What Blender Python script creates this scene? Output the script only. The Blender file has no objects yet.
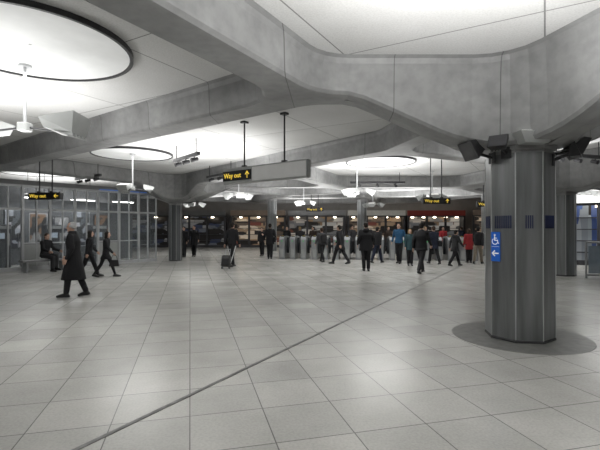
import bpy, bmesh, math, random
from mathutils import Vector, Matrix
random.seed(7)
F=425.0; CH=1.6; HV=227.0
scene=bpy.context.scene
def link(o): scene.collection.objects.link(o); return o
# ---------------------------------------------------------------- materials
MATS={}
def mat(name,c,rough=.6,metal=0,var=.12,scale=6,emis=0,ecol=None,alpha=1,stretch=(1,1,1),bump=0,spec=.5):
    if name in MATS: return MATS[name]
    m=bpy.data.materials.new(name); m.use_nodes=True; nt=m.node_tree; b=nt.nodes['Principled BSDF']
    tc=nt.nodes.new('ShaderNodeTexCoord'); mp=nt.nodes.new('ShaderNodeMapping'); mp.inputs['Scale'].default_value=stretch
    nz=nt.nodes.new('ShaderNodeTexNoise'); nz.inputs['Scale'].default_value=scale; nz.inputs['Detail'].default_value=6
    cr=nt.nodes.new('ShaderNodeValToRGB'); cr.color_ramp.elements[0].position=.3; cr.color_ramp.elements[1].position=.7
    lo=[max(0,x*(1-var)) for x in c]; hi=[min(1,x*(1+var)) for x in c]
    cr.color_ramp.elements[0].color=(*lo,1); cr.color_ramp.elements[1].color=(*hi,1)
    L=nt.links; L.new(tc.outputs['Object'],mp.inputs['Vector']); L.new(mp.outputs['Vector'],nz.inputs['Vector'])
    L.new(nz.outputs['Fac'],cr.inputs['Fac']); L.new(cr.outputs['Color'],b.inputs['Base Color'])
    b.inputs['Roughness'].default_value=rough; b.inputs['Metallic'].default_value=metal
    b.inputs['Specular IOR Level'].default_value=spec
    if emis:
        b.inputs['Emission Color'].default_value=(*(ecol or c),1); b.inputs['Emission Strength'].default_value=emis
    if alpha<1: b.inputs['Alpha'].default_value=alpha
    if bump:
        bp=nt.nodes.new('ShaderNodeBump'); bp.inputs['Strength'].default_value=bump; bp.inputs['Distance'].default_value=.02
        L.new(nz.outputs['Fac'],bp.inputs['Height']); L.new(bp.outputs['Normal'],b.inputs['Normal'])
    MATS[name]=m; return m

def concrete(name,c):
    m=mat(name,c,rough=.48,var=.26,scale=.9)
    nt=m.node_tree; L=nt.links; b=nt.nodes['Principled BSDF']
    tc=[n for n in nt.nodes if n.type=='TEX_COORD'][0]; cr=[n for n in nt.nodes if n.type=='VALTORGB'][0]
    n2=nt.nodes.new('ShaderNodeTexNoise'); n2.inputs['Scale'].default_value=7; n2.inputs['Detail'].default_value=8
    r2=nt.nodes.new('ShaderNodeValToRGB'); r2.color_ramp.elements[0].position=.3; r2.color_ramp.elements[1].position=.6
    r2.color_ramp.elements[0].color=(.74,.74,.75,1); r2.color_ramp.elements[1].color=(1,1,1,1)
    mx=nt.nodes.new('ShaderNodeMix'); mx.data_type='RGBA'; mx.blend_type='MULTIPLY'; mx.inputs[0].default_value=.7
    L.new(tc.outputs['Object'],n2.inputs['Vector']); L.new(n2.outputs['Fac'],r2.inputs['Fac'])
    L.new(cr.outputs['Color'],mx.inputs[6]); L.new(r2.outputs['Color'],mx.inputs[7])
    br=nt.nodes.new('ShaderNodeTexBrick'); br.offset=0; br.inputs['Scale'].default_value=1; br.inputs['Brick Width'].default_value=1.45; br.inputs['Row Height'].default_value=80
    br.inputs['Mortar Size'].default_value=.006; br.inputs['Color1'].default_value=(1,1,1,1); br.inputs['Color2'].default_value=(.8,.8,.8,1); br.inputs['Mortar'].default_value=(.3,.3,.3,1)
    mp2=nt.nodes.new('ShaderNodeMapping'); mp2.inputs['Location'].default_value=(.55,40,0); mp2.inputs['Rotation'].default_value=(0,0,math.radians(4))
    m3=nt.nodes.new('ShaderNodeMix'); m3.data_type='RGBA'; m3.blend_type='MULTIPLY'; m3.inputs[0].default_value=.85
    L.new(tc.outputs['Object'],mp2.inputs['Vector']); L.new(mp2.outputs['Vector'],br.inputs['Vector'])
    L.new(mx.outputs[2],m3.inputs[6]); L.new(br.outputs['Color'],m3.inputs[7]); L.new(m3.outputs[2],b.inputs['Base Color'])
    return m

def tiles(name,c1,c2,mortar,w,h,ms,rot,rough,dirt=.1,offset=0,nscale=.8):
    m=bpy.data.materials.new(name); m.use_nodes=True; nt=m.node_tree; L=nt.links; b=nt.nodes['Principled BSDF']
    tc=nt.nodes.new('ShaderNodeTexCoord'); mp=nt.nodes.new('ShaderNodeMapping'); mp.inputs['Rotation'].default_value=(0,0,rot)
    br=nt.nodes.new('ShaderNodeTexBrick'); br.offset=offset; br.squash=1
    br.inputs['Color1'].default_value=(*c1,1); br.inputs['Color2'].default_value=(*c2,1); br.inputs['Mortar'].default_value=(*mortar,1)
    br.inputs['Scale'].default_value=1; br.inputs['Mortar Size'].default_value=ms; br.inputs['Mortar Smooth'].default_value=.1
    br.inputs['Brick Width'].default_value=w; br.inputs['Row Height'].default_value=h; br.inputs['Bias'].default_value=0
    nz=nt.nodes.new('ShaderNodeTexNoise'); nz.inputs['Scale'].default_value=nscale; nz.inputs['Detail'].default_value=7; nz.inputs['Roughness'].default_value=.62
    r2=nt.nodes.new('ShaderNodeValToRGB'); r2.color_ramp.elements[0].position=.28; r2.color_ramp.elements[1].position=.66
    k=1-dirt; r2.color_ramp.elements[0].color=(k,k,k*.985,1); r2.color_ramp.elements[1].color=(1,1,1,1)
    n3=nt.nodes.new('ShaderNodeTexNoise'); n3.inputs['Scale'].default_value=45; n3.inputs['Detail'].default_value=4
    r3=nt.nodes.new('ShaderNodeValToRGB'); r3.color_ramp.elements[0].position=.3; r3.color_ramp.elements[1].position=.6
    r3.color_ramp.elements[0].color=(.86,.86,.86,1)
    mx=nt.nodes.new('ShaderNodeMix'); mx.data_type='RGBA'; mx.blend_type='MULTIPLY'; mx.inputs[0].default_value=1
    my=nt.nodes.new('ShaderNodeMix'); my.data_type='RGBA'; my.blend_type='MULTIPLY'; my.inputs[0].default_value=1
    L.new(tc.outputs['Object'],mp.inputs['Vector']); L.new(mp.outputs['Vector'],br.inputs['Vector'])
    L.new(tc.outputs['Object'],nz.inputs['Vector']); L.new(tc.outputs['Object'],n3.inputs['Vector'])
    L.new(nz.outputs['Fac'],r2.inputs['Fac']); L.new(n3.outputs['Fac'],r3.inputs['Fac'])
    L.new(br.outputs['Color'],mx.inputs[6]); L.new(r2.outputs['Color'],mx.inputs[7])
    L.new(mx.outputs[2],my.inputs[6]); L.new(r3.outputs['Color'],my.inputs[7]); L.new(my.outputs[2],b.inputs['Base Color'])
    b.inputs['Roughness'].default_value=rough
    MATS[name]=m; return m

M_floor=tiles('floor_tiles',(.62,.61,.58),(.52,.515,.49),(.22,.22,.21),.62,.62,.005,math.radians(-14.5),.26,.24,nscale=.9)
M_ceil=tiles('ceiling_panels',(.70,.70,.70),(.65,.65,.65),(.25,.25,.25),2.4,1.8,.010,math.radians(30),.7,.12)
M_conc=concrete('beam_concrete',(.285,.287,.287))
M_col=mat('column_concrete',(.20,.207,.21),rough=.34,metal=.4,var=.32,scale=1.5,stretch=(5,5,.4))
M_colb=mat('column_dark_panel',(.10,.105,.11),rough=.4,metal=.3,var=.2,scale=2,stretch=(4,4,.5))
M_wall=mat('grey_wall_panel',(.20,.20,.205),rough=.5,var=.1,scale=2)
M_dwall=mat('dark_wall_panel',(.05,.05,.055),rough=.5,var=.2,scale=2)
M_steel=mat('brushed_steel',(.30,.31,.32),rough=.32,metal=.4,var=.08,scale=30,stretch=(1,1,10))
M_alu=mat('aluminium_frame',(.50,.51,.52),rough=.4,metal=.3,var=.06,scale=12)
M_black=mat('black_plastic',(.012,.012,.013),rough=.4,var=.3)
M_dark=mat('dark_metal',(.05,.05,.053),rough=.45,metal=.5,var=.2)
M_grey=mat('grey_paint',(.36,.37,.365),rough=.5,var=.06)
M_white=mat('white_enamel',(.75,.75,.74),rough=.4,var=.04)
M_discglow=mat('disc_reflector_glow',(.66,.67,.67),rough=.8,var=.16,scale=.9,emis=.16,ecol=(1,1,.98))  # reflector disc surface, uplight put into the material as a weak glow
M_lens=mat('lamp_lens',(.7,.7,.7),rough=.3,var=.02,emis=.5,ecol=(1,.98,.92))
M_olens=mat('dark_lens_glass',(.06,.06,.065),rough=.12,var=.1)
M_yel=mat('yellow_lettering',(.85,.6,.05),rough=.5,var=.05,emis=.6,ecol=(1,.72,.1))
M_blue=mat('blue_sign',(.01,.09,.42),rough=.4,var=.05,emis=.12,ecol=(.02,.2,.9))
M_wht=mat('white_lettering',(.85,.85,.85),rough=.5,var=.02,emis=.25)
M_bluelt=mat('blue_strip_light',(.1,.25,.6),rough=.4,var=.05,emis=.25,ecol=(.12,.3,1))
M_glass=mat('clear_glass',(.22,.25,.27),rough=.05,var=.05,alpha=.22)
M_dgrille=mat('dark_blue_grille',(.02,.028,.08),rough=.4,var=.2)
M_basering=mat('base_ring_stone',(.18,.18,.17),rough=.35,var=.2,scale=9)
M_joint=mat('expansion_joint',(.17,.17,.165),rough=.5,var=.35,scale=10)
M_skin=mat('skin',(.52,.33,.25),rough=.55,var=.06)
M_eye=mat('eye',(.04,.03,.03),rough=.2,var=.1); M_lip=mat('lip',(.35,.12,.1),rough=.5,var=.1)
def cloth(n,c): return mat('cloth_'+n,c,rough=.9,var=.2,scale=25)
C_black=cloth('black',(.008,.008,.010)); C_navy=cloth('navy',(.010,.014,.03)); C_grey=cloth('grey',(.05,.05,.055)); C_char=cloth('charcoal',(.018,.018,.02))
C_blue=cloth('blue',(.015,.07,.15)); C_red=cloth('red',(.28,.02,.025)); C_brown=cloth('brown',(.04,.028,.022)); C_beige=cloth('beige',(.2,.17,.13)); C_teal=cloth('teal',(.02,.05,.06)); C_denim=cloth('denim',(.02,.035,.07)); C_white=cloth('white',(.6,.6,.6))
H_grey=cloth('hair_grey',(.40,.40,.40)); H_dark=cloth('hair_dark',(.012,.009,.007)); H_brown=cloth('hair_brown',(.05,.03,.02)); H_blond=cloth('hair_blond',(.25,.17,.08))

# ---------------------------------------------------------------- mesh helpers
def mesh_obj(name,V,Fc,m,parent=None,smooth=False,angle=None):
    me=bpy.data.meshes.new(name); me.from_pydata([tuple(v) for v in V],[],Fc); me.update()
    if smooth or angle:
        me.polygons.foreach_set('use_smooth',[True]*len(me.polygons))
        if angle:
            try: me.set_sharp_from_angle(angle=math.radians(angle))
            except Exception: pass
    o=link(bpy.data.objects.new(name,me)); me.materials.append(m)
    if parent: o.parent=parent
    return o
def empty(name,loc=(0,0,0),rz=0,label='',cat='',group=None):
    e=link(bpy.data.objects.new(name,None)); e.empty_display_size=.2; e.location=loc; e.rotation_euler=(0,0,rz)
    e['label']=label; e['category']=cat
    if group: e['group']=group
    return e
def tag(o,label,cat,group=None):
    o['label']=label; o['category']=cat
    if group: o['group']=group
class G:
    """geometry accumulator"""
    def __init__(s): s.V=[]; s.F=[]
    def add(s,V,Fc):
        n=len(s.V); s.V+= [Vector(v) for v in V]; s.F+=[tuple(i+n for i in f) for f in Fc]; return s
    def box(s,c,d,b=0,M=None):
        x,y,z=[k/2 for k in d]; b=min(b,x*.9,y*.9,z*.9)
        if b<=0:
            V=[(i,j,k) for k in(-z,z) for (i,j) in((-x,-y),(x,-y),(x,y),(-x,y))]
            Fc=[(3,2,1,0),(4,5,6,7),(0,1,5,4),(1,2,6,5),(2,3,7,6),(3,0,4,7)]
        else:
            def ring(xx,yy,zz): return [(-xx+b,-yy,zz),(xx-b,-yy,zz),(xx,-yy+b,zz),(xx,yy-b,zz),(xx-b,yy,zz),(-xx+b,yy,zz),(-xx,yy-b,zz),(-xx,-yy+b,zz)]
            r0=[(-x+b,-y+b*.5,-z),(x-b,-y+b*.5,-z),(x-b*.5,-y+b,-z),(x-b*.5,y-b,-z),(x-b,y-b*.5,-z),(-x+b,y-b*.5,-z),(-x+b*.5,y-b,-z),(-x+b*.5,-y+b,-z)]
            V=r0+ring(x,y,-z+b)+ring(x,y,z-b)+[(p[0],p[1],z) for p in r0]
            Fc=[tuple(range(7,-1,-1)),tuple(range(24,32))]
            for k in range(3):
                for i in range(8): a=k*8+i; c2=k*8+(i+1)%8; Fc.append((a,c2,c2+8,a+8))
        C=Vector(c)
        if M is not None: V=[M@Vector(v)+C for v in V]
        else: V=[Vector(v)+C for v in V]
        return s.add(V,Fc)
    def capsule(s,p0,r0,p1,r1,n=10,ry=1.0):
        p0=Vector(p0);p1=Vector(p1);d=(p1-p0)
        if d.length<1e-6: d=Vector((0,0,1e-4))
        d.normalize(); a=d.orthogonal().normalized(); bb=d.cross(a)
        rings=[]
        for k in (-75,-40,0): t=math.radians(k); rings.append((p0+d*(r0*math.sin(t)),r0*math.cos(t)))
        for k in (0,40,75): t=math.radians(k); rings.append((p1+d*(r1*math.sin(t)),r1*math.cos(t)))
        V=[]
        for c,r in rings:
            for i in range(n): th=2*math.pi*i/n; V.append(c+a*(r*math.cos(th))+bb*(r*math.sin(th)))
        Fc=[]
        for k in range(5):
            for i in range(n): q=k*n+i; w=k*n+(i+1)%n; Fc.append((q,w,w+n,q+n))
        Fc.append(tuple(range(n-1,-1,-1))); Fc.append(tuple(5*n+i for i in range(n)))
        return s.add(V,Fc)
    def cyl(s,p0,p1,r0,r1=None,n=16):
        r1=r0 if r1 is None else r1
        p0=Vector(p0);p1=Vector(p1);d=(p1-p0).normalized(); a=d.orthogonal().normalized(); bb=d.cross(a)
        V=[]
        for c,r in((p0,r0),(p1,r1)):
            for i in range(n): th=2*math.pi*(i+.5)/n; V.append(c+a*(r*math.cos(th))+bb*(r*math.sin(th)))
        Fc=[(i,(i+1)%n,(i+1)%n+n,i+n) for i in range(n)]+[tuple(range(n-1,-1,-1)),tuple(range(n,2*n))]
        return s.add(V,Fc)
    def loft(s,rings,n=14):
        V=[]
        for c,rx,ry in rings:
            for i in range(n):
                th=2*math.pi*i/n; V.append(Vector(c)+Vector((rx*math.cos(th),ry*math.sin(th),0)))
        Fc=[]
        for k in range(len(rings)-1):
            for i in range(n): q=k*n+i; w=k*n+(i+1)%n; Fc.append((q,w,w+n,q+n))
        Fc.append(tuple(range(n-1,-1,-1))); k=(len(rings)-1)*n; Fc.append(tuple(k+i for i in range(n)))
        return s.add(V,Fc)
    def ell(s,c,r,n=14,m=9,M=None):
        V=[];Fc=[]
        for j in range(1,m):
            ph=math.pi*j/m-math.pi/2
            for i in range(n):
                th=2*math.pi*i/n; v=Vector((r[0]*math.cos(ph)*math.cos(th),r[1]*math.cos(ph)*math.sin(th),r[2]*math.sin(ph)))
                V.append((M@v if M is not None else v)+Vector(c))
        for k in range(m-2):
            for i in range(n): q=k*n+i; w=k*n+(i+1)%n; Fc.append((q,w,w+n,q+n))
        Fc.append(tuple(range(n-1,-1,-1))); k=(m-2)*n; Fc.append(tuple(k+i for i in range(n)))
        return s.add(V,Fc)
    def revolve(s,prof,c=(0,0,0),n=48):
        V=[];Fc=[];m=len(prof)
        for i in range(n):
            th=2*math.pi*i/n
            for r,z in prof: V.append((c[0]+r*math.cos(th),c[1]+r*math.sin(th),c[2]+z))
        for i in range(n):
            j=(i+1)%n
            for k in range(m-1): Fc.append((i*m+k,j*m+k,j*m+k+1,i*m+k+1))
        return s.add(V,Fc)
    def obj(s,name,m,parent=None,smooth=False,angle=None): return mesh_obj(name,s.V,s.F,m,parent,smooth,angle)
    def remesh(s,name,m,parent,vox):
        me=bpy.data.meshes.new('t'); me.from_pydata([tuple(v) for v in s.V],[],s.F); me.update()
        o=link(bpy.data.objects.new('t',me)); md=o.modifiers.new('r','REMESH'); md.mode='VOXEL'; md.voxel_size=vox; md.use_smooth_shade=True
        sm=o.modifiers.new('s','SMOOTH'); sm.factor=.5; sm.iterations=2
        dg=bpy.context.evaluated_depsgraph_get(); ev=o.evaluated_get(dg); nm=bpy.data.meshes.new_from_object(ev)
        bpy.data.objects.remove(o); bpy.data.meshes.remove(me)
        nm.name=name; nm.materials.clear(); nm.materials.append(m)
        nm.polygons.foreach_set('use_smooth',[True]*len(nm.polygons))
        r=link(bpy.data.objects.new(name,nm)); r.parent=parent; return r

def text_mesh(txt,size,name,m,parent,loc,rot=(math.pi/2,0,0)):
    cu=bpy.data.curves.new('t','FONT'); cu.body=txt; cu.size=size; cu.extrude=.004; cu.align_x='LEFT'; cu.align_y='CENTER'
    o=link(bpy.data.objects.new('t',cu)); dg=bpy.context.evaluated_depsgraph_get(); me=bpy.data.meshes.new_from_object(o.evaluated_get(dg))
    bpy.data.objects.remove(o); me.materials.clear(); me.materials.append(m)
    r=link(bpy.data.objects.new(name,me)); r.parent=parent; r.location=loc; r.rotation_euler=rot; return r
def at(u,v):
    Y=F*CH/(v-HV); return ((u-300)/F*Y,Y)

# ---------------------------------------------------------------- shell
def structure(o,label=None):
    o['kind']='structure'
    if label: o['label']=label; 
    return o
XL,XR,YF,YB=-20,19,-6,35
ZC=3.98
g=G(); g.add([(XL,YF,0),(XR,YF,0),(XR,YB,0),(XL,YB,0)],[(0,1,2,3)]); structure(g.obj('floor',M_floor),'pale grey stone floor tiles with thin joints')
for nm,a,b in(('wall_back',(XL,YB),(XR,YB)),('wall_front',(XL,YF),(XR,YF)),('wall_left',(XL,YF),(XL,YB)),('wall_right',(XR,YF),(XR,YB))):
    g=G(); c=((a[0]+b[0])/2,(a[1]+b[1])/2,2.1); g.box(c,(abs(b[0]-a[0])+.2,abs(b[1]-a[1])+.2,4.2)); structure(g.obj(nm,M_wall),'grey panelled hall wall')
p0=Vector((*at(75,450),0)); p1=Vector((*at(462,265),0)); d=(p1-p0).normalized(); p0=p0-d*6; p1=p1+d*1.5
c=(p0+p1)/2; ang=math.atan2(d.y,d.x)
g=G(); g.box((c.x,c.y,.002),((p1-p0).length,.042,.006),M=Matrix.Rotation(ang,3,'Z')); structure(g.obj('trim_1',M_joint),'dark metal expansion joint across the floor')

# ---------------------------------------------------------------- beams and coffers
P1=(3.22,6.25);N1=(.08,6.24);N0=(-4.68,-2);R0=(5.4,-2);BL=(-9.6,13.55);L0=(-13,7);N2=(2.3,10.6);DL=(-5.8,20.3)
N3=(6.9,7.2);N6=(10.2,10.5);P4=(8.75,14.1);Q1=(7.6,20.2);Q2=(-.5,25.5);S1=(13,1);S2=(17.5,14);T1=(12,26);T2=(8,34);T3=(-4,33.5);U1=(-11,27.5);U2=(-18,20)
cells=[[N0,R0,P1,N1],[N0,N1,BL,L0],[N1,P1,N2,DL,BL],[P1,N3,N6,P4,N2],[N2,P4,Q1,Q2,DL],[BL,DL,U1,U2],[DL,Q2,T3,U1],[Q2,Q1,T1,T2,T3],[P4,N6,S2,T1,Q1],[R0,S1,N3,P1],[S1,S2,N6,N3]]
def split(poly,p,d):
    n=Vector((-d[1],d[0])).normalized(); p=Vector(p); A=[];B=[]; m=len(poly)
    for i in range(m):
        a=Vector(poly[i]);b=Vector(poly[(i+1)%m]); da=(a-p).dot(n);db=(b-p).dot(n)
        ta=tuple(poly[i])
        if abs(da)<1e-2: A.append(ta);B.append(ta);continue
        (A if da>0 else B).append(ta)
        if da*db<0 and abs(db)>1e-2:
            q=a.lerp(b,da/(da-db)); q=(round(q.x,4),round(q.y,4)); A.append(q);B.append(q)
    return [c for c in (A,B) if len(c)>2]
c4=split(cells[3],(5.5,12.2),(1.4,-5.0))
c5=split(cells[4],DL,(Q1[0]-DL[0],Q1[1]-DL[1]))
c5=[x for y in c5 for x in split(y,(.2,17),(.42,.9))]
c7=split(cells[6],(-5.5,26.5),(-.8,.6))
c8=[x for y in split(cells[7],(3.6,22.9),(.22,1)) for x in split(y,(3.5,27.3),(1,-.25))]
c9=split(cells[8],Q1,(1,-.28))
cells=cells[:3]+c4+c5+[cells[5]]+c7+c8+c9+cells[9:]
allp=set(p for c in cells for p in c)
def withnodes(poly):
    out=[]
    for i in range(len(poly)):
        a=Vector(poly[i]);b=Vector(poly[(i+1)%len(poly)]); out.append(poly[i]); L=(b-a).length
        if L<1e-4: out.pop(); continue
        d=(b-a)/L; ex=[]
        for q in allp:
            if q==poly[i] or q==poly[(i+1)%len(poly)]: continue
            v=Vector(q)-a; t=v.dot(d)
            if .05<t<L-.05 and abs(v.x*d.y-v.y*d.x)<.01: ex.append((t,q))
        out+= [q for t,q in sorted(ex)]
    return out
cells=[withnodes(c) for c in cells]
COLS=[P1,P4,DL]
def zb(p):
    d=min((Vector(p)-Vector(q)).length for q in COLS)
    pts=[(0,2.72),(.5,2.72),(1.15,2.88),(2.3,3.40),(2.5,3.47),(99,3.47)]
    for (a,za),(b,z2) in zip(pts,pts[1:]):
        if d<=b: return za+(z2-za)*(d-a)/(b-a)
    return 3.47
beamgeo={}; ceilV=G()
OFFS=[0,.24,.28,.29,.305,.32,.345,.40]
def cellgeo(poly):
    P=[Vector(p) for p in poly]; n=len(P)
    cen=sum(P,Vector((0,0)))/n
    inr=1e9
    for i in range(n):
        e=(P[(i+1)%n]-P[i]).normalized(); w_=cen-P[i]; inr=min(inr,abs(e.x*w_.y-e.y*w_.x))
    OC=max(.5,min(1.05,inr*.75))
    offs=OFFS
    nrm=[]
    for i in range(n):
        e=(P[(i+1)%n]-P[i]).normalized(); nrm.append(Vector((e.y,-e.x)))
    cent=[]
    for i in range(n):
        a=nrm[i-1]; b=nrm[i]
        k=OC/(1+a.dot(b)); cent.append(P[i]-(a+b)*k)
    cols=[]
    for i in range(n):
        a=nrm[i-1]; b=nrm[i]; C=cent[i]; V=P[i]; K=4
        fa=C+a*OC; fb=C+b*OC
        ta=math.atan2(a.y,a.x); tb=math.atan2(b.y,b.x)
        while tb<ta-1e-2: tb+=2*math.pi
        for j in range(K+1):
            th=ta+(tb-ta)*j/K; dr=Vector((math.cos(th),math.sin(th)))
            if j<=K/2: o=fa.lerp(V,j/(K/2))
            else: o=V.lerp(fb,(j-K/2)/(K/2))
            e=(i-1)%n if j<K/2 else i
            cols.append((e,[o]+[C+dr*(OC-f) for f in offs[1:]]))
        C2=cent[(i+1)%n]; L=(C2-C).length; m=max(1,int(L/.2))
        if (C2-C).dot(P[(i+1)%n]-P[i])<=0: m=1
        for j in range(1,m):
            c=C.lerp(C2,j/m); cols.append((i,[c+b*OC]+[c+b*(OC-f) for f in offs[1:]]))
    N=len(cols); R=len(offs)
    def zz(k,p1_):
        z=zb(p1_)
        return [z,z,z+.04,z+(3.62-z)*.5,3.71,3.88,3.95,ZC][k]
    for i in range(N):
        e,c0=cols[i]; _,c1=cols[(i+1)%N]
        key=tuple(sorted((poly[e],poly[(e+1)%n])))
        gg=beamgeo.setdefault(key,G())
        for k in range(R-1):
            q=[(*c0[k],zz(k,c0[0] if k==0 else c0[2])),(*c1[k],zz(k,c1[0] if k==0 else c1[2])),(*c1[k+1],zz(k+1,c1[2])),(*c0[k+1],zz(k+1,c0[2]))]
            gg.add(q,[(3,2,1,0)])
    ceilV.add([(*c[1][-1],ZC) for c in cols],[tuple(range(N-1,-1,-1))])
for c in cells: cellgeo(c)
ceilV.add([(XL,YF,ZC+.06),(XR,YF,ZC+.06),(XR,YB,ZC+.06),(XL,YB,ZC+.06)],[(3,2,1,0)])
structure(ceilV.obj('ceiling',M_ceil),'white ceiling panels between concrete beams')
for key,gg in beamgeo.items():
    me=bpy.data.meshes.new('concrete_beam'); me.from_pydata([tuple(v) for v in gg.V],[],gg.F)
    bm=bmesh.new(); bm.from_mesh(me); bmesh.ops.remove_doubles(bm,verts=bm.verts,dist=.002)
    bm.to_mesh(me); bm.free()
    me.polygons.foreach_set('use_smooth',[True]*len(me.polygons))
    try: me.set_sharp_from_angle(angle=math.radians(7))
    except Exception: pass
    me.materials.append(M_conc)
    o=link(bpy.data.objects.new('concrete_beam',me))
    near=any(p in (P1,P4,DL) for p in key)
    tag(o,'cast concrete ceiling beam flaring down onto a column' if near else 'cast grey concrete ceiling beam with rounded coffer edges','beam','concrete ceiling beams')
    o['kind']='structure'

# ---------------------------------------------------------------- columns
def column(loc,label,top=2.73,w=.96,rz=0,detail=False,m=None):
    m=m or M_col
    e=empty('column',(loc[0],loc[1],0),rz,label,'column','hall columns')
    def octr(r): return [(r/math.cos(math.pi/8)*math.cos(math.pi/8+i*math.pi/4),r/math.cos(math.pi/8)*math.sin(math.pi/8+i*math.pi/4)) for i in range(8)]
    def prism(levels):
        g=G(); V=[];Fc=[]
        for r,z in levels: V+=[(x,y,z) for x,y in octr(r)]
        for k in range(len(levels)-1):
            for i in range(8): a=k*8+i;b=k*8+(i+1)%8; Fc.append((a,b,b+8,a+8))
        Fc.append(tuple(range(7,-1,-1))); Fc.append(tuple(len(levels)*8-8+i for i in range(8)))
        return g.add(V,Fc)
    r=w/2
    prism([(r,.04),(r,top-.10)]).obj('shaft',m,e)
    prism([(r+.008,0),(r+.008,.025),(r,.04)]).obj('plinth',M_dark,e)
    prism([(r-.02,top-.10),(r-.02,top-.07),(r+.02,top-.05),(r+.02,top+.03)]).obj('capital',M_conc,e)
    for k in range(8):
        a=math.pi/8+k*math.pi/4; rr=r/math.cos(math.pi/8)
        g=G(); g.cyl((rr*math.cos(a)*.997,rr*math.sin(a)*.997,.04),(rr*math.cos(a)*.997,rr*math.sin(a)*.997,top-.10),.008,n=8); g.obj('corner_trim',M_alu if k%2 else M_grey,e)
    if detail:
        for k,nb in((4,8),(5,9),(6,4),(7,9)):
            a=k*math.pi/4; M=Matrix.Rotation(a,3,'Z'); g=G()
            for b in range(nb):
                y=(b-(nb-1)/2)*.028; p=M@Vector((r+.004,y,1.67)); g.box(p,(.012,.012,.18),M=M)
            g.obj('ventilation_grille',M_dgrille,e)
    return e
CW=.85; RZ=math.radians(-10)
column(P1,'octagonal grey column with metal edge strips and vent grilles',detail=True,rz=RZ,w=CW)
column(P4,'grey octagonal column beside the glass barrier',w=.66)
column((DL[0]-.15,DL[1]),'dark octagonal column at the end of the glazed booths',w=.56,m=M_colb)
column((-1.9,29),'slim grey column beyond the ticket gates',top=3.45,w=.6)
column((4.3,29.5),'slim grey column beyond the ticket gates',top=3.45,w=.6)
column((10.6,24),'slim grey column beyond the ticket gates',top=3.45,w=.6)
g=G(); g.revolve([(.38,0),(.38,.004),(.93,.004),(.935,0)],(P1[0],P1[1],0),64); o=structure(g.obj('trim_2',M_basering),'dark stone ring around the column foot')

fa=RZ+5*math.pi/4
nx,ny=math.cos(fa),math.sin(fa)
tx,ty=-ny,nx
sc=Vector((P1[0],P1[1],0))+Vector((nx,ny,0))*(CW/2+.008)+Vector((tx,ty,0))*(-.105)
e=empty('accessibility_sign',(sc.x,sc.y,1.32),math.atan2(ty,tx),'blue step-free access sign with white wheelchair symbol and arrow','sign')
g=G(); g.box((0,-.008,0),(.135,.012,.42),.004); g.obj('panel',M_blue,e)
def disc(g,cx,cz,r0,r1,y=-.017,n=28,a0=0,a1=360):
    V=[];Fc=[]
    for i in range(n+1):
        t=math.radians(a0+(a1-a0)*i/n); V+=[(cx+r0*math.cos(t),y,cz+r0*math.sin(t)),(cx+r1*math.cos(t),y,cz+r1*math.sin(t))]
    for i in range(n): Fc.append((2*i,2*i+1,2*i+3,2*i+2))
    g.add(V,Fc)
g=G(); disc(g,-.008,.165,0,.014); disc(g,-.004,.075,.036,.047,a0=120,a1=395)
def bar(g,a,b,w,y=-.017):
    a=Vector((a[0],0,a[1]));b=Vector((b[0],0,b[1]));d=(b-a).normalized();n=Vector((-d.z,0,d.x))*w/2
    g.add([a+n+Vector((0,y,0)),a-n+Vector((0,y,0)),b-n+Vector((0,y,0)),b+n+Vector((0,y,0))],[(0,1,2,3)])
bar(g,(-.01,.148),(-.006,.088),.016); bar(g,(-.01,.122),(.026,.122),.009); bar(g,(-.012,.09),(.034,.09),.013); bar(g,(.03,.093),(.046,.045),.012); bar(g,(.042,.047),(.058,.052),.01)
g.obj('wheelchair_symbol',M_wht,e)
g=G(); bar(g,(-.055,-.0),(.055,-.0),.004); g.obj('divider_line',M_wht,e)
g=G(); bar(g,(.052,-.095),(-.04,-.095),.018); bar(g,(-.048,-.098),(-.005,-.055),.018); bar(g,(-.048,-.092),(-.005,-.135),.018); g.obj('arrow',M_wht,e)

# ---------------------------------------------------------------- uplit reflector discs + pendants
def ceiling_disc(x,y,r=1.25):
    e=empty('ceiling_reflector',(x,y,ZC),0,'large round ceiling reflector with added glow and dark rim','ceiling light','round ceiling reflectors')
    g=G(); g.revolve([(r,.0),(r,-.07),(r-.04,-.07),(r-.06,-.02),(r-.06,.0)],n=72); g.obj('rim',M_dark,e,angle=40)
    g=G(); g.revolve([(r-.05,-.05),(r*.75,-.02),(r*.45,-.014),(.02,-.013)],n=72); g.obj('reflector_face',M_discglow,e,smooth=True)  # uplit reflector, no lamp; its glow stands in for the bounced light
discs=[(-3.5,5.5),(-5.4,13.7),(2.9,15.3),(-11.5,18.4),(-6.6,25.2),(11.5,17.0),(9.6,3.6)]
for x,y in discs: ceiling_disc(x,y)
def head(c,rz,tilt,s=1.0):
    M=Matrix.Rotation(rz,3,'Z')@Matrix.Rotation(tilt,3,'X')
    def tr(V): return [M@(Vector(v)*s)+Vector(c) for v in V]
    V=[(-.20,-.15,.06),(.20,-.15,.06),(.20,.19,.06),(-.20,.19,.06),(-.19,-.12,-.05),(.19,-.12,-.05),(.15,.12,-.13),(-.15,.12,-.13)]
    g=G(); g.add(tr(V),[(0,1,2,3),(4,7,6,5),(0,4,5,1),(1,5,6,2),(2,6,7,3),(3,7,4,0)]); 
    for i in range(5):
        x=-.14+.07*i; g.add(tr([(x-.008,-.08,-.065),(x+.008,-.08,-.065),(x+.008,.12,-.16),(x-.008,.12,-.16),(x-.008,-.08,-.04),(x+.008,-.08,-.04),(x+.008,.12,-.12),(x-.008,.12,-.12)]),[(0,1,2,3),(0,4,5,1),(2,6,7,3),(0,3,7,4),(1,5,6,2)])
    return g,tr
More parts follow.
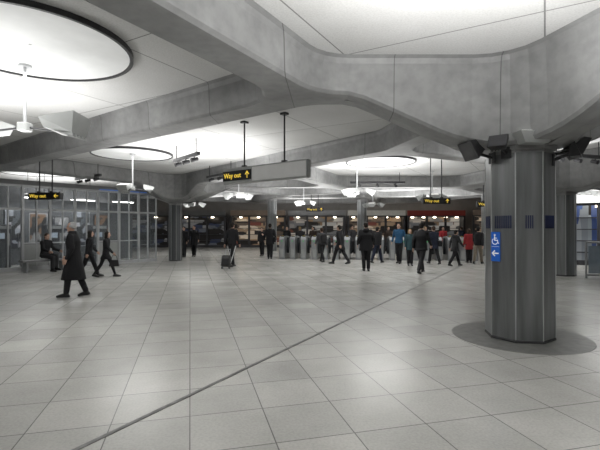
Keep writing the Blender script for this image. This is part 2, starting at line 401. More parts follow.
def flood(parent,c,rz,tilt,s=1.0,m=None,lens=None):
    g,tr=head(c,rz,tilt,s); g.obj('lamp_housing',m or M_grey,parent)
    g=G(); g.add(tr([(-.17,-.12,.064),(.17,-.12,.064),(.17,.16,.064),(-.17,.16,.064)]),[(0,1,2,3)]); g.obj('lamp_lens',lens or M_lens,parent)
def pendant(x,y,z,rz=0,angs=(0,120,240),label='pendant uplighter with tilted grey floodlight heads on a pole',s=1.0,tilt=-14,box=.16,reach=.46):
    e=empty('pendant_uplighter',(x,y,z),rz,label,'pendant light','pendant uplighters')
    g=G(); g.cyl((0,0,0),(0,0,ZC-z-.02),.022,n=12); g.cyl((0,0,ZC-z-.05),(0,0,ZC-z-.01),.09,.09); g.obj('pole',M_alu,e,angle=40)
    g=G(); g.box((0,0,-.04),(box,box,.12),.02); g.obj('junction_box',M_grey,e)
    for a in angs:
        a=math.radians(a); d=Vector((math.cos(a),math.sin(a),0))
        g=G(); g.cyl(d*.05+Vector((0,0,-.05)),d*(reach-.12)*s+Vector((0,0,-.09)),.016,n=8); g.obj('arm',M_dark,e)
        flood(e,tuple(d*reach*s),a-math.pi/2,math.radians(tilt),s)
pendant(-4.02,6.2,3.10,math.radians(0),(2,178),s=1.45,tilt=10,reach=.40,label='pendant fitting with two large grey wedge floodlights')
pendant(-5.4,13.7,2.88,math.radians(20))
pendant(2.05,15.3,2.88,math.radians(-15))
pendant(-11.0,17.8,2.9,.3)
pendant(-6.0,24,2.9,.5); pendant(.2,22.6,2.9,0); pendant(10.8,16.2,2.9,.9); pendant(5.6,18,2.9,.4); pendant(-2.6,18.0,2.95,.8); pendant(4.2,24.5,2.9,.2)

def colflood(ang,r,z,rx,ry,s,label):
    a=math.radians(ang); x=P1[0]+r*math.cos(a); y=P1[1]+r*math.sin(a)
    e=empty('column_floodlight',(x,y,z),a-math.pi/2,label,'floodlight','column floodlights')
    flood(e,(0,0,0),math.radians(ry),math.radians(rx),s,M_dark,M_olens)
    g=G(); g.cyl((0,-.03,-.04),(0,-(r-CW/2-.01),-.12),.022,n=10); g.box((0,-(r-CW/2-.02),-.12),(.14,.02,.16),.005); g.obj('bracket',M_dark,e)
colflood(192,.80,2.72,-118,0,.82,'black floodlight angled down on the column top')
colflood(222,.70,2.76,-55,10,.62,'small black floodlight on a bracket at the column top')
colflood(-8,.80,2.76,-118,0,.88,'black floodlight angled down on the column top')
colflood(-38,.70,2.66,-70,0,.62,'small black floodlight on a bracket at the column top')
e=empty('column_uplighter',(P1[0]-.08,P1[1]-.56,2.74),math.radians(5),'light grey trough uplighter fixed to the column head','floodlight','column floodlights')
g=G(); g.add([(-.26,-.12,.13),(.26,-.12,.13),(.26,.10,.13),(-.26,.10,.13),(-.16,-.06,-.02),(.16,-.06,-.02),(.16,.10,-.02),(-.16,.10,-.02)],[(0,1,2,3),(7,6,5,4),(0,4,5,1),(1,5,6,2),(2,6,7,3),(3,7,4,0)]); g.obj('lamp_housing',M_grey,e)
g=G(); g.box((0,-.01,.135),(.46,.16,.01)); g.obj('lamp_lens',M_lens,e)
def track(x,y,rz,L,lab='dark suspended lighting track with small spotlights'):
    z=3.55; e=empty('lighting_track',(x,y,z),rz,lab,'lighting track','lighting tracks')
    g=G(); g.box((0,0,0),(L,.09,.09),.01); g.obj('rail',M_dark,e)
    for k in(-.4,.4):
        g=G(); g.cyl((L*k,0,.04),(L*k,0,ZC-z),.012,n=8); g.obj('hanger',M_dark,e)
    for k in range(3):
        x2=(k-1)*L*.33; g=G(); g.cyl((x2,0,-.05),(x2,0,-.10),.015,n=8); g.cyl((x2,-.08,-.16),(x2,.1,-.10),.06,.05,n=14); g.obj('spotlight',M_dark,e,angle=40)
track(-3.2,11.9,math.radians(-52),1.7); track(-8.3,16.6,math.radians(-40),2.2); track(7.6,11.6,math.radians(20),2.0); track(-3,15.9,math.radians(-50),2.0); track(3.4,18.6,0,2.4)

# ---------------------------------------------------------------- hanging signs
def arrow_geo(g,cx,cz,s,y,ang=0):
    pts=lambda a,b:((cx+(a*math.cos(ang)-b*math.sin(ang))*s),(cz+(a*math.sin(ang)+b*math.cos(ang))*s))
    bar(g,pts(0,-.5),pts(0,.40),.15*s,y); bar(g,pts(-.40,.02),pts(.05,.5),.15*s,y); bar(g,pts(.40,.02),pts(-.05,.5),.15*s,y)
M_sgp=mat('sign_grey_panel',(.55,.55,.54),var=.04,emis=.13)
def hsign(x,y,z,rz,L,H,label,panelfrac=1.0,txt='Way out',ztop=3.45,arrow=0,ts=.2,rods=(.3,.7)):
    e=empty('hanging_sign',(x,y,z),rz,label,'sign')
    g=G(); g.box((L/2,0,H/2),(L,.14,H),.012); g.obj('housing',M_grey if panelfrac<1 else M_dark,e)
    pl=L*panelfrac
    g=G(); g.box((pl/2,-.075,H/2),(pl-.02,.012,H-.03 if panelfrac==1 else H*.62)); g.obj('sign_panel',M_black,e)
    if panelfrac<1:
        g=G(); g.box((pl+(L-pl)/2,-.075,H/2),(L-pl-.04,.01,H-.06)); g.obj('blank_panel',M_sgp,e)
    if txt: text_mesh(txt,ts,'lettering',M_yel,e,(.05,-.085,H/2))
    if arrow is not None:
        g=G(); arrow_geo(g,pl-.55*ts-.04,H/2,ts*.95,-.086,arrow); g.obj('arrow',M_yel,e)
    for k in rods:
        g=G(); g.cyl((L*k,0,H),(L*k,0,ztop-z),.018,n=10); g.box((L*k,0,H+.02),(.10,.10,.04),.008); g.box((L*k,0,ztop-z-.02),(.14,.14,.04),.008); g.obj('hanger_rod',M_dark,e)
    return e
ax,ay=-1.76,10.0; bx,by=.18,8.45
hsign(ax,ay,2.59,math.atan2(by-ay,bx-ax),math.hypot(bx-ax,by-ay),.36,'long pale grey hanging light box with black Way out panel',.38,ztop=ZC,rods=(.26,.74),ts=.16,arrow=0)
hsign(-7.75,12.2,2.38,math.radians(-8),1.0,.20,'black hanging Way out sign with yellow lettering',1.0,ztop=ZC,ts=.145,arrow=math.pi/2)
hsign(4.15,14.4,2.38,math.radians(4),.95,.20,'black hanging Way out sign with yellow lettering',1.0,ztop=ZC,ts=.14,arrow=0)
hsign(.35,24.5,2.5,0,1.0,.22,'black hanging Way out sign above the ticket gates',1.0,ztop=ZC,ts=.16,arrow=0)
hsign(7.9,19.0,2.5,0,1.0,.24,'black hanging Way out sign near the shops',1.0,ztop=ZC,ts=.16,arrow=-math.pi/2)

# ---------------------------------------------------------------- ticket gates
def gate(x,y,rz,group='ticket gates'):
    e=empty('ticket_gate',(x,y,0),rz,'stainless steel ticket gate cabinet with yellow card reader and grey paddles','ticket gate',group)
    g=G(); V=[];Fc=[]
    prof=[(-.75,.0),(-.75,.98),(-.66,1.1),(-.2,1.14),(.2,1.14),(.66,1.1),(.75,.98),(.75,0)]
    for sx in(-.13,.13): V+=[(sx,y2,z2) for y2,z2 in prof]
    Fc=[tuple(range(8)),tuple(range(15,7,-1))]+[(i,i+8,(i+1)%8+8,(i+1)%8) for i in range(8)]
    g.add(V,Fc); g.obj('cabinet',M_steel,e)
    g=G(); g.box((0,-.42,1.12),(.17,.3,.05),.01); g.obj('top_panel',M_black,e)
    g=G(); g.cyl((0,-.5,1.145),(0,-.5,1.165),.05,n=20); g.obj('card_reader',mat('reader_yellow',(.5,.4,.05)),e)
    g=G(); g.box((0,-.757,.30),(.15,.014,.4)); g.obj('front_panel',M_grey,e)
    g=G(); g.box((0,-.762,.9),(.06,.01,.05)); g.obj('indicator_light',mat('indicator',(.1,.4,.15),emis=.15,ecol=(.1,1,.3)),e)
    for sx in(-1,1):
        g=G(); g.box((sx*.18,.05,.66),(.10,.05,.8),.015); g.obj('paddle',mat('paddle_grey',(.05,.055,.06),rough=.3),e)
gx0,gy0,gx1,gy1=-.8,22.0,8.3,20.6
NG=18; ga=math.atan2(gy1-gy0,gx1-gx0)
for i in range(NG):
    t=i/(NG-1); gate(gx0+(gx1-gx0)*t,gy0+(gy1-gy0)*t,ga)

# ---------------------------------------------------------------- glazed booths
bd=Vector((.615,.789,0)); bn=Vector((bd.y,-bd.x,0))
b0=Vector((-10.75,14.85,0)); ba=math.atan2(bd.y,bd.x); BW=.93
HB=3.15
def poster_mat(name,cols,scale=3,emis=1.0,vary=(1,1,1)):
    if name in MATS: return MATS[name]
    m=bpy.data.materials.new(name); m.use_nodes=True; nt=m.node_tree;L=nt.links;b=nt.nodes['Principled BSDF']
    tc=nt.nodes.new('ShaderNodeTexCoord'); v=nt.nodes.new('ShaderNodeTexVoronoi'); v.inputs['Scale'].default_value=scale; v.distance='CHEBYCHEV'
    mp=nt.nodes.new('ShaderNodeMapping'); mp.inputs['Scale'].default_value=vary
    sp=nt.nodes.new('ShaderNodeSeparateColor'); cr=nt.nodes.new('ShaderNodeValToRGB'); cr.color_ramp.interpolation='CONSTANT'
    el=cr.color_ramp.elements
    while len(el)<len(cols): el.new(.5)
    for i,c in enumerate(cols): el[i].position=i/len(cols); el[i].color=(*c,1)
    L.new(tc.outputs['Object'],mp.inputs['Vector']); L.new(mp.outputs['Vector'],v.inputs['Vector']); L.new(v.outputs['Color'],sp.inputs['Color']); L.new(sp.outputs['Red'],cr.inputs['Fac'])
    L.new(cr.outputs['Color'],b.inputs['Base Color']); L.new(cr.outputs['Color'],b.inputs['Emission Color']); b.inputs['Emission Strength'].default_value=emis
    b.inputs['Roughness'].default_value=.5; MATS[name]=m; return m
for i in range(-3,7):
    p=b0+bd*(BW*i)
    e=empty('glazed_partition',(p.x,p.y,0),ba,'aluminium framed glazed bay with steel kick plate' ,'glass partition','glazed booth bays')
    g=G()
    g.box((0,0,HB/2),(.09,.12,HB),.01); g.box((BW-.03,0,HB/2),(.03,.10,HB),.01); g.box((BW/2,0,HB/2),(.035,.08,HB))
    for z,h in((.07,.14),(2.25,.07),(HB-.04,.08),(1.0,.045)): 
        if z==1.0 and i%3==0: continue
        g.box((BW/2,0,z),(BW-.05,.09,h))
    g.obj('frame',M_alu,e)
    g=G(); g.box((BW/2,.01,1.13),(BW-.06,.015,2.1)); g.box((BW/2,.01,2.68),(BW-.06,.015,.8)); g.obj('glass_pane',M_glass,e)
    if i%3==1:
        g=G(); g.box((BW/2,-.012,.55),(BW-.1,.02,.82)); g.obj('kick_panel',M_grey,e)
    elif i%3==0:
        g=G(); g.cyl((BW-.14,-.06,.85),(BW-.14,-.06,1.35),.015,n=8); g.obj('door_handle',M_steel,e)
    g=G(); g.box((BW/2,-.01,HB+.08),(BW,.16,.16)); g.obj('fascia',M_wall,e)
    if i>=4:
        g=G(); g.box((BW/2,-.098,HB+.02),(BW-.04,.012,.03)); g.obj('strip_light',M_bluelt,e)
bb=b0-bn*2.9
mid=bb+bd*(BW*2); g=G(); g.box((mid.x,mid.y,1.8),(BW*11,.1,3.6),M=Matrix.Rotation(ba,3,'Z')); structure(g.obj('wall_booth',mat('booth_wall',(.13,.135,.14),rough=.6)),'dark grey wall inside the glazed booths')
pc=[[(.15,.16,.17),(.45,.45,.45),(.03,.03,.04),(.25,.25,.25),(.08,.08,.09)],[(.4,.4,.42),(.1,.11,.12),(.3,.32,.35),(.03,.03,.03),(.02,.02,.03)],[(.03,.03,.03),(.2,.12,.07),(.02,.02,.02),(.25,.25,.25)]]
for i in range(9):
    p=bb+bd*(BW*(i-2.3))+bn*.07
    e=empty('wall_poster',(p.x,p.y,1.55),ba,'framed notice panel on the booth wall','poster','booth wall posters')
    hh=(1.05,1.7,1.3)[i%3]
    g=G(); g.box((0,0,0),(.74,.03,hh),.006); g.obj('frame',M_alu if i%2 else M_dark,e)
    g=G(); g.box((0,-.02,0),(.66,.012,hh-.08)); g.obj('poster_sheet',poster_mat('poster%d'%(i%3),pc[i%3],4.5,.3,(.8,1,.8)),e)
for i in range(5):
    p=b0-bn*1.3+bd*(BW*(i*2.0-2))
    e=empty('ceiling_strip_lamp',(p.x,p.y,2.75),ba,'slim white fluorescent strip lamp inside the booth','ceiling light','booth strip lamps')
    g=G(); g.box((0,0,.06),(1.1,.14,.06),.01); g.obj('housing',M_white,e)
    g=G(); g.box((0,0,.02),(1.0,.10,.03),.008); g.obj('lamp_tube',mat('tube',(1,1,1),emis=14),e)
    for k in(-.3,.3):
        g=G(); g.cyl((k,0,.09),(k,0,1.23),.01,n=6); g.obj('hanger',M_dark,e)
for i in range(4):
    p=b0-bn*2.1+bd*(BW*(i*2.1-1.2))
    e=empty('ticket_machine',(p.x,p.y,0),ba,'tall dark ticket machine inside the booth','ticket machine','ticket machines')
    g=G(); g.box((0,0,.85),(.7,.5,1.7),.03); g.obj('cabinet',M_dwall,e)
    g=G(); g.box((-.05,-.256,1.25),(.32,.014,.22)); g.obj('screen',mat('screen',(.25,.3,.35),emis=.7),e)
    g=G(); g.box((.24,-.256,1.1),(.10,.014,.5)); g.obj('side_panel',M_grey,e)
    g=G(); g.box((0,-.26,1.58),(.62,.02,.12)); g.obj('header_panel',M_grey,e)
sx,sy=at(45,271.5)
e=empty('bench',(sx,sy,0),ba,'low grey bench against the glazed booth','bench')
g=G(); g.box((0,.08,.40),(1.5,.42,.06),.015); g.obj('seat',M_wall,e)
for k in(-.6,.6):
    g=G(); g.box((k,.08,.185),(.06,.36,.37),.01); g.obj('leg',M_steel,e)

# ---------------------------------------------------------------- shop fronts
def shop(x,y,rz,W,H,cols,fasc,label,emis=.9,nb=3,scale=4,nl=3,vary=(.45,1,1.3)):
    e=empty('shop_front',(x,y,0),rz,label,'shop front','shop fronts')
    g=G(); g.box((0,.9,H/2),(W-.1,.06,H)); g.obj('goods_display',poster_mat('goods_%s'%label[:14].replace(' ','_'),cols,scale,emis,vary),e)  # shop lighting put into the goods pattern as glow
    g=G(); 
    for k in range(nb+1): g.box((-W/2+W*k/nb,0,H/2),(.16,.12,H),.01)
    g.box((0,0,.1),(W,.1,.2)); g.box((0,0,H-.05),(W,.1,.1)); g.box((-W/2,.45,H/2),(.06,.9,H)); g.box((W/2,.45,H/2),(.06,.9,H)); g.obj('frame',M_dwall,e)
    g=G(); g.box((0,-.02,H+.2),(W+.1,.25,.4),.01); g.obj('fascia',fasc,e)
    for k in range(4):
        g=G(); g.box((0,.72,.5+k*.5),(W-.2,.3,.04)); g.obj('shelf',M_dwall,e)
    for k in range(nl):
        g=G(); g.box((-W/2+W*(k+.5)/nl,.4,H-.12),(.2,.12,.10)); g.obj('lamp_tube',mat('warmtube',(1,.9,.75),emis=12,ecol=(1,.86,.66)),e)
D=(.015,.013,.012)
warm=[D,(.2,.14,.09),(.08,.06,.045),(.34,.28,.21),D,(.12,.04,.03),(.42,.35,.27),D,(.22,.14,.08),(.05,.04,.035)]
cool=[D,(.12,.13,.15),D,(.05,.05,.05),(.04,.05,.09),D,(.25,.25,.25),D]
pale=[D,(.28,.27,.25),(.1,.1,.1),(.16,.15,.14),(.08,.03,.02),D,(.36,.33,.29),(.06,.055,.05),(.15,.1,.06)]
F_red=mat('fascia_red',(.18,.03,.025),emis=.15); F_or=mat('fascia_brown',(.16,.12,.09),emis=.15); F_w=mat('fascia_white',(.35,.34,.31),emis=.25); F_d=M_wall
shop(-12.6,33.4,0,4.5,2.5,cool,F_d,'dim bluish shop front with grey fascia',.25,scale=3,nl=2)
shop(-8,33.4,0,4.2,2.5,cool,F_d,'dim bluish shop front with grey fascia',.3,scale=3,nl=2)
shop(-3.3,33.4,0,4.2,2.5,warm,F_or,'warm lit kiosk with packed shelves',.6,scale=2.6)
shop(1.3,33.4,0,4.4,2.5,pale,F_d,'pale lit shop front with full display shelves',.6,scale=2.6)
shop(6,33.4,0,4.4,2.5,warm,F_w,'warm lit kiosk with packed shelves',.8,scale=2.6,nl=5)
shop(10.7,33.4,0,4.4,2.5,pale,F_red,'pale lit shop front with full display shelves',.7,scale=2.6,nl=5)
shop(15.2,31.4,math.radians(-20),4.4,2.5,warm,F_or,'warm lit kiosk with packed shelves',.5,scale=2.6)
shop(12.4,17.6,math.radians(-30),5.6,2.6,[(.2,.22,.24),(.06,.1,.25),(.3,.32,.34),D,(.25,.28,.3),(.05,.08,.2),(.1,.1,.1)],M_grey,'grey and blue glazed shop windows behind the glass barrier',.3,6,scale=2,vary=(2,1,.2))
for i in range(4):
    x=8.95+i*1.09
    e=empty('glass_barrier',(x,13.3-.11*i,0),math.radians(-6),'waist high steel and glass barrier panel','barrier','glass barriers')
    g=G(); g.cyl((0,0,0),(0,0,1.12),.03,n=12); g.cyl((0,0,0),(0,0,.03),.05,n=12); g.obj('post',M_steel,e)
    g=G(); g.cyl((0,0,1.12),(.98,0,1.12),.028,n=12); g.obj('handrail',M_steel,e)
    g=G(); g.box((.5,0,.58),(.86,.014,.86)); g.obj('glass_pane',mat('frosted_blue_glass',(.28,.34,.4),rough=.3,alpha=.75),e)
    g=G(); g.box((.5,-.0,.10),(.94,.03,.06)); g.obj('bottom_rail',M_steel,e)

# ---------------------------------------------------------------- people
def person(u,vf,vh,heading,label,pose=None,outfit=None,y=None,x=None,hmax=None):
    X,Y=at(u,vf)
    if y: X=X*y/Y; Y=y
    if x is not None: X=x
    H=(vf-vh)/F*at(u,vf)[1]; H=max(1.5,min(1.88,H)); s=H/1.76
    po=dict(lh=8,lk=6,rh=-8,rk=10,la=8,le=12,ra=-8,re=18,lean=2,turn=0,abd=9,nod=0); po.update(pose or {})
    of=dict(top=C_black,legs=C_black,coat=0,hair=H_dark,skin=M_skin,shoes=M_black,long=0,skirt=0,fat=1.0,hood=0,bag=None,scarf=None,bald=0,stripe=0); of.update(outfit or {})
    e=empty('person',(X,Y,0),math.radians(heading),label,'person')
    e.scale=(s,s,s)
    R=math.radians
    lg=[]
    for sx,h,k in((-1,po['lh'],po['lk']),(1,po['rh'],po['rk'])):
        a=R(h);b=R(h-k); kn=Vector((0,math.sin(a),-math.cos(a)))*.43; an=kn+Vector((0,math.sin(b),-math.cos(b)))*.42; lg.append((sx,kn,an,h-k))
    low=[]
    for sx,kn,an,sh in lg: low.append(an.z-.085+ (0 if sh>-12 else -.03))
    hz=-min(low)
    pc=Vector((0,0,hz))
    ln=R(po['lean'])
    def sp(z,x=0,yo=0):
        return Vector((x,math.sin(ln)*z+yo*math.cos(ln),hz+math.cos(ln)*z))
    fat=of['fat']
    legs=[]
    for sx,kn,an,sh in lg:
        hip=pc+Vector((sx*.088,0,0)); k=hip+kn; a=hip+an; k.x-=sx*.01; a.x-=sx*.02
        fp=R(max(-45,min(25,(sh*.9 if sh<-12 else 0)))) if a.z-.085<.06 or sh<-12 else 0
        toe=a+Vector((sx*.015,math.cos(fp)*.17,-.055+math.sin(fp)*.17)); heel=a+Vector((0,-.045,-.05))
        if toe.z<.03: toe.z=.03
        if heel.z<.035: heel.z=.035
        legs.append((hip,k,a,toe,heel))
    arms=[]
    for sx,a_,e_ in((-1,po['la'],po['le']),(1,po['ra'],po['re'])):
        sh=sp(.475,sx*.175); a=R(a_); ab=R(po['abd'])
        d1=Vector((sx*math.sin(ab),math.sin(a)*math.cos(ab),-math.cos(a)*math.cos(ab))); el=sh+d1*.285
        b=R(a_+e_); ab2=ab*.25; d2=Vector((sx*math.sin(ab2)-sx*(.25 if e_>60 else 0),math.sin(b),-math.cos(b))).normalized(); wr=el+d2*.25
        arms.append((sx,sh,el,wr,d2))
    hb=sp(.665,0,.02); tz=R(po['turn']); HM=Matrix.Rotation(tz,3,'Z')@Matrix.Rotation(-R(po['nod']),3,'X')
    g=G()
    g.loft([(sp(-.06),.13,.095),(sp(.02),.16,.105),(sp(.16),.13,.092),(sp(.34),.155,.108),(sp(.45),.165,.095),(sp(.50),.10,.07),(sp(.53),.055,.052),(sp(.60,0,.01),.052,.052)])
    for hip,k,a,toe,heel in legs:
        g.capsule(hip,.085,k,.055); g.capsule(k,.055,k.lerp(a,.35),.056); g.capsule(k.lerp(a,.35),.056,a,.036); g.capsule(heel,.032,toe,.028); g.capsule(a,.036,heel,.034); g.capsule(a,.036,toe,.026)
    for sx,sh,el,wr,d2 in arms:
        g.capsule(sh,.052,el,.038); g.capsule(el,.038,wr,.026)
        pm=wr+d2*.085; sd=d2.cross(Vector((sx,0,0))).normalized(); 
        if sd.length<.5: sd=Vector((0,1,0))
        if sd.y<0 and abs(sd.y)>.3: sd=-sd
        inn=Vector((-sx,0,0))
        for q in(-.024,0,.024): g.capsule(wr+d2*.01+sd*q*.6,.017,pm+sd*q,.016,8)
        for fi,(q,fl) in enumerate(((.033,.068),(.012,.078),(-.011,.073),(-.032,.056))):
            a0=pm+sd*q; a1=a0+(d2+inn*.15).normalized()*fl*.5; a2=a1+(d2+inn*.7).normalized()*fl*.5
            g.capsule(a0,.0098,a1,.009,6); g.capsule(a1,.009,a2,.008,6)
        t0=wr+d2*.03+sd*.026; t1=t0+(d2*.6+sd*.8+inn*.2).normalized()*.04; t2=t1+(d2+inn*.3).normalized()*.032
        g.capsule(t0,.012,t1,.011,6); g.capsule(t1,.011,t2,.009,6)
    def hp(x,y_,z): return hb+HM@Vector((x,y_,z))
    g.ell(hp(0,-.008,.03),(.076,.094,.095),M=HM); g.ell(hp(0,.02,-.035),(.058,.068,.075),M=HM); g.ell(hp(0,.055,-.085),(.03,.028,.022),M=HM)
    g.capsule(hp(0,.088,.012),.009,hp(0,.108,-.018),.014,8)
    for sx in(-1,1): g.ell(hp(sx*.079,-.008,-.005),(.010,.02,.032),M=HM,n=8,m=6); 
    g.ell(hp(0,.078,.035),(.045,.016,.010),M=HM,n=10,m=6)
    g.remesh('body',of['skin'],e,.0095)
    g=G()
    for sx in(-1,1): g.ell(hp(sx*.03,.083,.014),(.011,.008,.007),n=8,m=6,M=HM)
    g.obj('eyes',M_eye,e,smooth=True)
    g=G(); g.ell(hp(0,.084,-.05),(.023,.008,.007),n=8,m=6,M=HM); g.obj('mouth',M_lip,e,smooth=True)
    g=G()
    if of['bald']:
        for sx in(-1,1): g.ell(hp(sx*.062,-.03,.025),(.028,.07,.05),M=HM)
        g.ell(hp(0,-.06,.02),(.074,.052,.068),M=HM); g.ell(hp(0,-.03,.078),(.07,.075,.054),M=HM)
    else:
        g.ell(hp(0,-.02,.045),(.085,.093,.095),M=HM); g.ell(hp(0,-.045,-.0),(.08,.062,.085),M=HM)
        if of['long']:
            g.ell(hp(0,-.055,-.07),(.085,.055,.13),M=HM)
            for sx in(-1,1): g.ell(hp(sx*.07,-.02,-.05),(.025,.05,.11),M=HM)
    g.remesh('hair',of['hair'],e,.012)
    vox=.014
    if not of['skirt']:
        g=G(); g.loft([(sp(-.10),.13*fat,.11*fat),(sp(0),.172*fat,.122*fat),(sp(.12),.15*fat,.112*fat)])
        for hip,k,a,toe,heel in legs: g.capsule(hip,.102*fat,k,.078); g.capsule(k,.078,a+(k-a)*.08,.064)
        g.remesh('trousers',of['legs'],e,vox)
    else:
        g=G()
        for hip,k,a,toe,heel in legs: g.capsule(hip,.09,k,.060); g.capsule(k,.060,k.lerp(a,.35),.061); g.capsule(k.lerp(a,.35),.061,a,.041)
        g.remesh('tights',of['legs'],e,.011)
    if of['stripe']:
        for (hip,k,a,toe,heel),sx in zip(legs,(-1,1)):
            g=G(); o1=Vector((sx*.104,-.035,-.12)); o2=Vector((sx*.072,-.035,0)); o3=Vector((sx*.056,-.03,.04))
            g.capsule(hip+o1,.018,k+o2,.017,6); g.capsule(k+o2,.017,a+o3,.016,6); g.obj('trouser_stripe',C_white,e,smooth=True)
    for hip,k,a,toe,heel in legs:
        g=G(); g.capsule(heel,.042,toe,.038); g.capsule(a,.05,heel,.042); g.capsule(a-Vector((0,0,.01)),.046,toe,.034)
        g.V=[Vector((v.x,v.y,max(v.z,.004))) for v in g.V]
        g.remesh('shoe',of['shoes'],e,.012)
    g=G(); b=of['coat']
    mx=(legs[0][1]+legs[1][1])/2; spread=abs(legs[0][1].y-legs[1][1].y)/2
    rings=[]
    seated=po['lh']>60
    if b>0 and not seated:
        t=b/.43; rings.append((Vector((0,mx.y*t,hz-b)),.19*fat+.02*t,.15*fat+spread*t*.9)); rings.append((Vector((0,mx.y*t*.5,hz-b*.5)),.187*fat,.14*fat+spread*t*.5))
    rings+= [(sp(-.05),.185*fat,.137*fat),(sp(.06),.18*fat,.13*fat),(sp(.17),.162*fat,.123*fat),(sp(.34),.185*fat,.137*fat),(sp(.44),.195,.122),(sp(.50),.15,.10),(sp(.535),.085,.075),(sp(.565),.07,.068)]
    g.loft(rings,20)
    for sx,sh,el,wr,d2 in arms: g.capsule(sh+Vector((0,0,-.01)),.073,el,.058); g.capsule(el,.058,wr-d2*.01,.043)
    if of['hood']: g.ell(sp(.50,0,-.10),(.12,.07,.08))
    g.remesh('coat' if b>.15 else 'jacket',of['top'],e,vox)
    if of['scarf']:
        g=G(); g.loft([(sp(.52),.085,.085),(sp(.55),.095,.092),(sp(.59),.078,.078)]); g.remesh('scarf',of['scarf'],e,.012)
    if of['bag']=='shoulder':
        q=sp(.02,.24,-.02); g=G(); g.box(q,(.12,.30,.24),.03); g.obj('shoulder_bag',C_char,e)
        g=G(); g.cyl(q+Vector((0,0,.12)),sp(.53,.09,0),.014,n=8); g.obj('bag_strap',C_char,e)
    if of['bag']=='back':
        q=sp(.26,0,-.20); g=G(); g.box(q,(.30,.16,.42),.05); g.obj('backpack',C_char,e)
    return e,s,arms,legs,Vector((X,Y,0))
def world(e,v): 
    return Matrix.Rotation(e.rotation_euler.z,3,'Z')@(v*e.scale.x)+e.location

walk=dict(lh=24,lk=6,rh=-20,rk=14,la=-22,le=14,ra=20,re=22,lean=3)
walk2=dict(lh=-18,lk=16,rh=22,rk=4,la=20,le=18,ra=-18,re=14,lean=3)
stand=dict(lh=2,lk=3,rh=-2,rk=3,la=4,le=14,ra=2,re=12,lean=0)
phone=dict(lh=2,lk=3,rh=-3,rk=3,la=25,le=95,ra=2,re=12,lean=0,nod=15)
pocket=dict(lh=4,lk=3,rh=-4,rk=6,la=-12,le=45,ra=-12,re=45,abd=18,lean=1)
person(74,297,220,100,'person with grey hair in long black overcoat, walking',dict(lh=12,lk=5,rh=-11,rk=12,la=-10,le=35,ra=8,re=30,lean=3),dict(coat=.52,hair=H_grey,bald=1,legs=C_char,fat=1.15,scarf=C_char))
W2=person(106,277,229,-80,'person in short black coat and skirt, striding in dark tights',walk,dict(coat=.22,hair=H_dark,long=1,skirt=1,fat=.88,legs=C_black,top=C_black))
person(89,276.5,228,-60,'person in black jacket and trousers walking beside a companion',walk2,dict(top=C_black,coat=.12,hair=H_dark,long=1,fat=.95))
person(45,271.5,222,-105,'seated person in dark clothing on a bench',dict(lh=86,lk=86,rh=80,rk=84,la=25,le=50,ra=25,re=50,lean=6,nod=10),dict(top=C_black,legs=C_char,hair=H_brown,coat=0),y=15.35)
W5=person(232,267,221,-25,'person in black jacket and white striped dark trousers pulling a suitcase',dict(lh=14,lk=4,rh=-12,rk=12,la=-20,le=6,ra=8,re=15,lean=2),dict(top=C_black,coat=0,hair=H_dark,stripe=1))
person(270,259,223,0,'standing person in black coat with shoulder bag',pocket,dict(coat=.2,fat=1.1,bag='shoulder'))
person(262,256.5,227,170,'person in dark jacket facing the hall',phone,dict(top=C_char,legs=C_black),y=23.4)
person(322,260,226,20,'person in grey jacket walking to the gates',walk2,dict(top=C_grey,hair=H_brown,bag='back'),y=19.4)
person(340,264,223,60,'person in black coat and dark trousers walking',walk,dict(top=C_black,coat=.25,fat=1.1))
person(366,271,221,0,'broad person in black coat standing, seen from behind',dict(pocket),dict(coat=.22,fat=1.25,hood=1))
person(377,263,225,-40,'person in black jacket and jeans walking',walk2,dict(top=C_black,legs=C_navy,hair=H_dark))
person(399,261,223,150,'person in blue jacket and dark trousers',pocket,dict(top=C_blue,legs=C_black,hair=H_brown),y=18.7)
person(410,259,228,175,'person in teal coat standing',stand,dict(top=C_teal,coat=.2,hair=H_blond,long=1),y=17.6)
person(421,273,218,-35,'tall person in black suit striding with legs apart',dict(lh=27,lk=4,rh=-25,rk=10,la=-24,le=20,ra=20,re=30,lean=4),dict(top=C_black,coat=.12,legs=C_char,fat=1.1))
person(434,264,224,10,'person in dark coat walking away',walk,dict(top=C_navy,coat=.2,hair=H_brown,bag='shoulder'))
person(455,266,228,-70,'person in dark parka walking toward the shops',walk,dict(top=C_char,coat=.2,hood=1,legs=C_black))
person(469,261,228,0,'person in bright red coat',stand,dict(top=C_red,coat=.25,hair=H_brown,long=1),y=19.0)
person(478,262,225,-40,'person in dark coat with beige trousers',walk2,dict(top=C_black,legs=C_beige,hair=H_dark),y=18.4)
person(184,257,226,170,'person in black uniform standing by the booths',stand,dict(top=C_black,coat=.1),y=22.5)
person(194,256,225,180,'person in black coat standing by the booths',pocket,dict(top=C_black,coat=.3,legs=C_black),y=23.0)
for (u,yy,hd,t,lb) in((287,27,180,C_black,'person in black coat beyond the gates'),(300,25.5,10,C_char,'person in dark jacket beyond the gates'),(313,28,160,C_brown,'person in brown jacket beyond the gates'),(352,26.5,190,C_grey,'person in grey coat beyond the gates'),(388,27,200,C_brown,'person in brown coat beyond the gates'),(425,25.5,200,C_black,'person in black coat beyond the gates'),(443,26.5,170,C_red,'person in dark red jacket beyond the gates'),(462,28,20,C_navy,'person in navy coat beyond the gates')):
    vf=HV+F*CH/yy
    person(u,vf,vf-1.7*F/yy,hd,lb,random.choice([walk,walk2,stand]),dict(top=t,coat=.2,hair=random.choice([H_dark,H_brown,H_blond])))
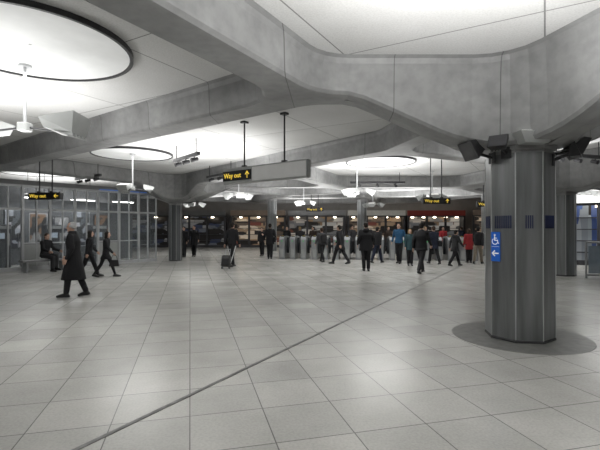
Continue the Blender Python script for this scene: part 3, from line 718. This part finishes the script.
# suitcase
pw=W5[4]
e=empty('suitcase',(pw.x-.12,pw.y-.80,0),math.radians(-8),'black wheeled cabin suitcase pulled by its handle','suitcase')
T=Matrix.Rotation(math.radians(-20),3,'X')
def TT(g): g.V=[T@v+Vector((0,0,.05)) for v in g.V]; return g
TT(G().box((0,0,.26),(.34,.22,.42),.04)).obj('case',M_black,e)
TT(G().box((0,-.12,.20),(.26,.03,.26),.01)).obj('front_pocket',C_char,e)
g=G(); 
for k in(-.09,.09): g.cyl((k,.09,.46),(k,.09,.76),.009,n=8)
g.cyl((-.1,.09,.76),(.1,.09,.76),.014,n=8); TT(g).obj('handle',M_steel,e)
for k in(-.14,.14):
    g=G(); g.cyl((k-.02,.03,.05),(k+.02,.03,.05),.045,n=14); g.obj('wheel',M_dark,e)
# handbag
ew,s,arms,legs,_=W2
wp=world(ew,arms[1][3]+arms[1][4]*.1+Vector((.05,0,0)))
e=empty('handbag',(wp.x,wp.y,wp.z-.36),ew.rotation_euler.z,'black leather handbag held in the hand','bag')
g=G(); g.add([(-.05,-.15,0),(.05,-.15,0),(.05,.15,0),(-.05,.15,0),(-.03,-.11,.2),(.03,-.11,.2),(.03,.11,.2),(-.03,.11,.2)],[(3,2,1,0),(4,5,6,7),(0,1,5,4),(1,2,6,5),(2,3,7,6),(3,0,4,7)]); g.obj('pouch',M_black,e)
g=G(); pr=None
for i in range(9):
    t=math.pi*i/8; p=(0,.09*math.cos(t),.19+.17*math.sin(t))
    if pr: g.cyl(pr,p,.008,n=6)
    pr=p
g.obj('strap',M_black,e)

# ---------------------------------------------------------------- lights
def area(x,y,z,sx,sy,p,up=True,col=(1,.995,.975),spread=180,rz=0):
    l=bpy.data.lights.new('area','AREA'); l.shape='RECTANGLE'; l.size=sx; l.size_y=sy; l.energy=p; l.color=col; l.spread=math.radians(spread)
    o=link(bpy.data.objects.new('area_light',l)); o.location=(x,y,z); o.rotation_euler=(math.pi if up else 0,0,rz); return o
ups=[(1.6,2.6,2.6,3,2.7,205),(-5.3,6.6,3.2,3.4,2.7,135),(-3.2,12.8,4,4,2.8,170),(6.3,10.6,2.5,2.5,2.8,100),(2.6,15.6,3.2,3.2,2.6,190),(-2.2,17.8,2,2,2.6,70),(-11.3,20.3,4,4,2.8,140),(.2,22,3,1.6,2.4,150),(4.6,21.6,3,1.6,2.4,130),(-5,25.5,4,4,2.4,200),(1,29,3.4,3.4,2.4,210),(7.5,25.5,3.4,3.4,2.4,230),(11.5,17.5,4,4,2.6,220),(7.7,3,3,3,2.9,100)]
for x,y,sx,sy,z,p in ups: area(x,y,z,sx,sy,p)
for x,y in discs: area(x,y,ZC-.12,1.9,1.9,55 if y<20 else 40,up=False)
area(3.8,19.6,3.3,8,1.2,60,up=False)  # light added over the gates to brighten them, no fitting modelled
area(-10.2,18.5,2.65,4,1.5,45,up=False,col=(.93,.97,1),rz=ba)
w=bpy.data.worlds.new('world'); scene.world=w; w.use_nodes=True; w.node_tree.nodes['Background'].inputs['Color'].default_value=(.5,.52,.55,1); w.node_tree.nodes['Background'].inputs['Strength'].default_value=.05
scene.view_settings.view_transform='Standard'
# ---------------------------------------------------------------- camera
cam=bpy.data.cameras.new('camera'); cam.sensor_width=36; cam.lens=F/600*36; cam.clip_start=.05
co=link(bpy.data.objects.new('camera',cam)); co.location=(0,0,CH); co.rotation_euler=(math.radians(90)+math.atan(2/F),0,0); scene.camera=co
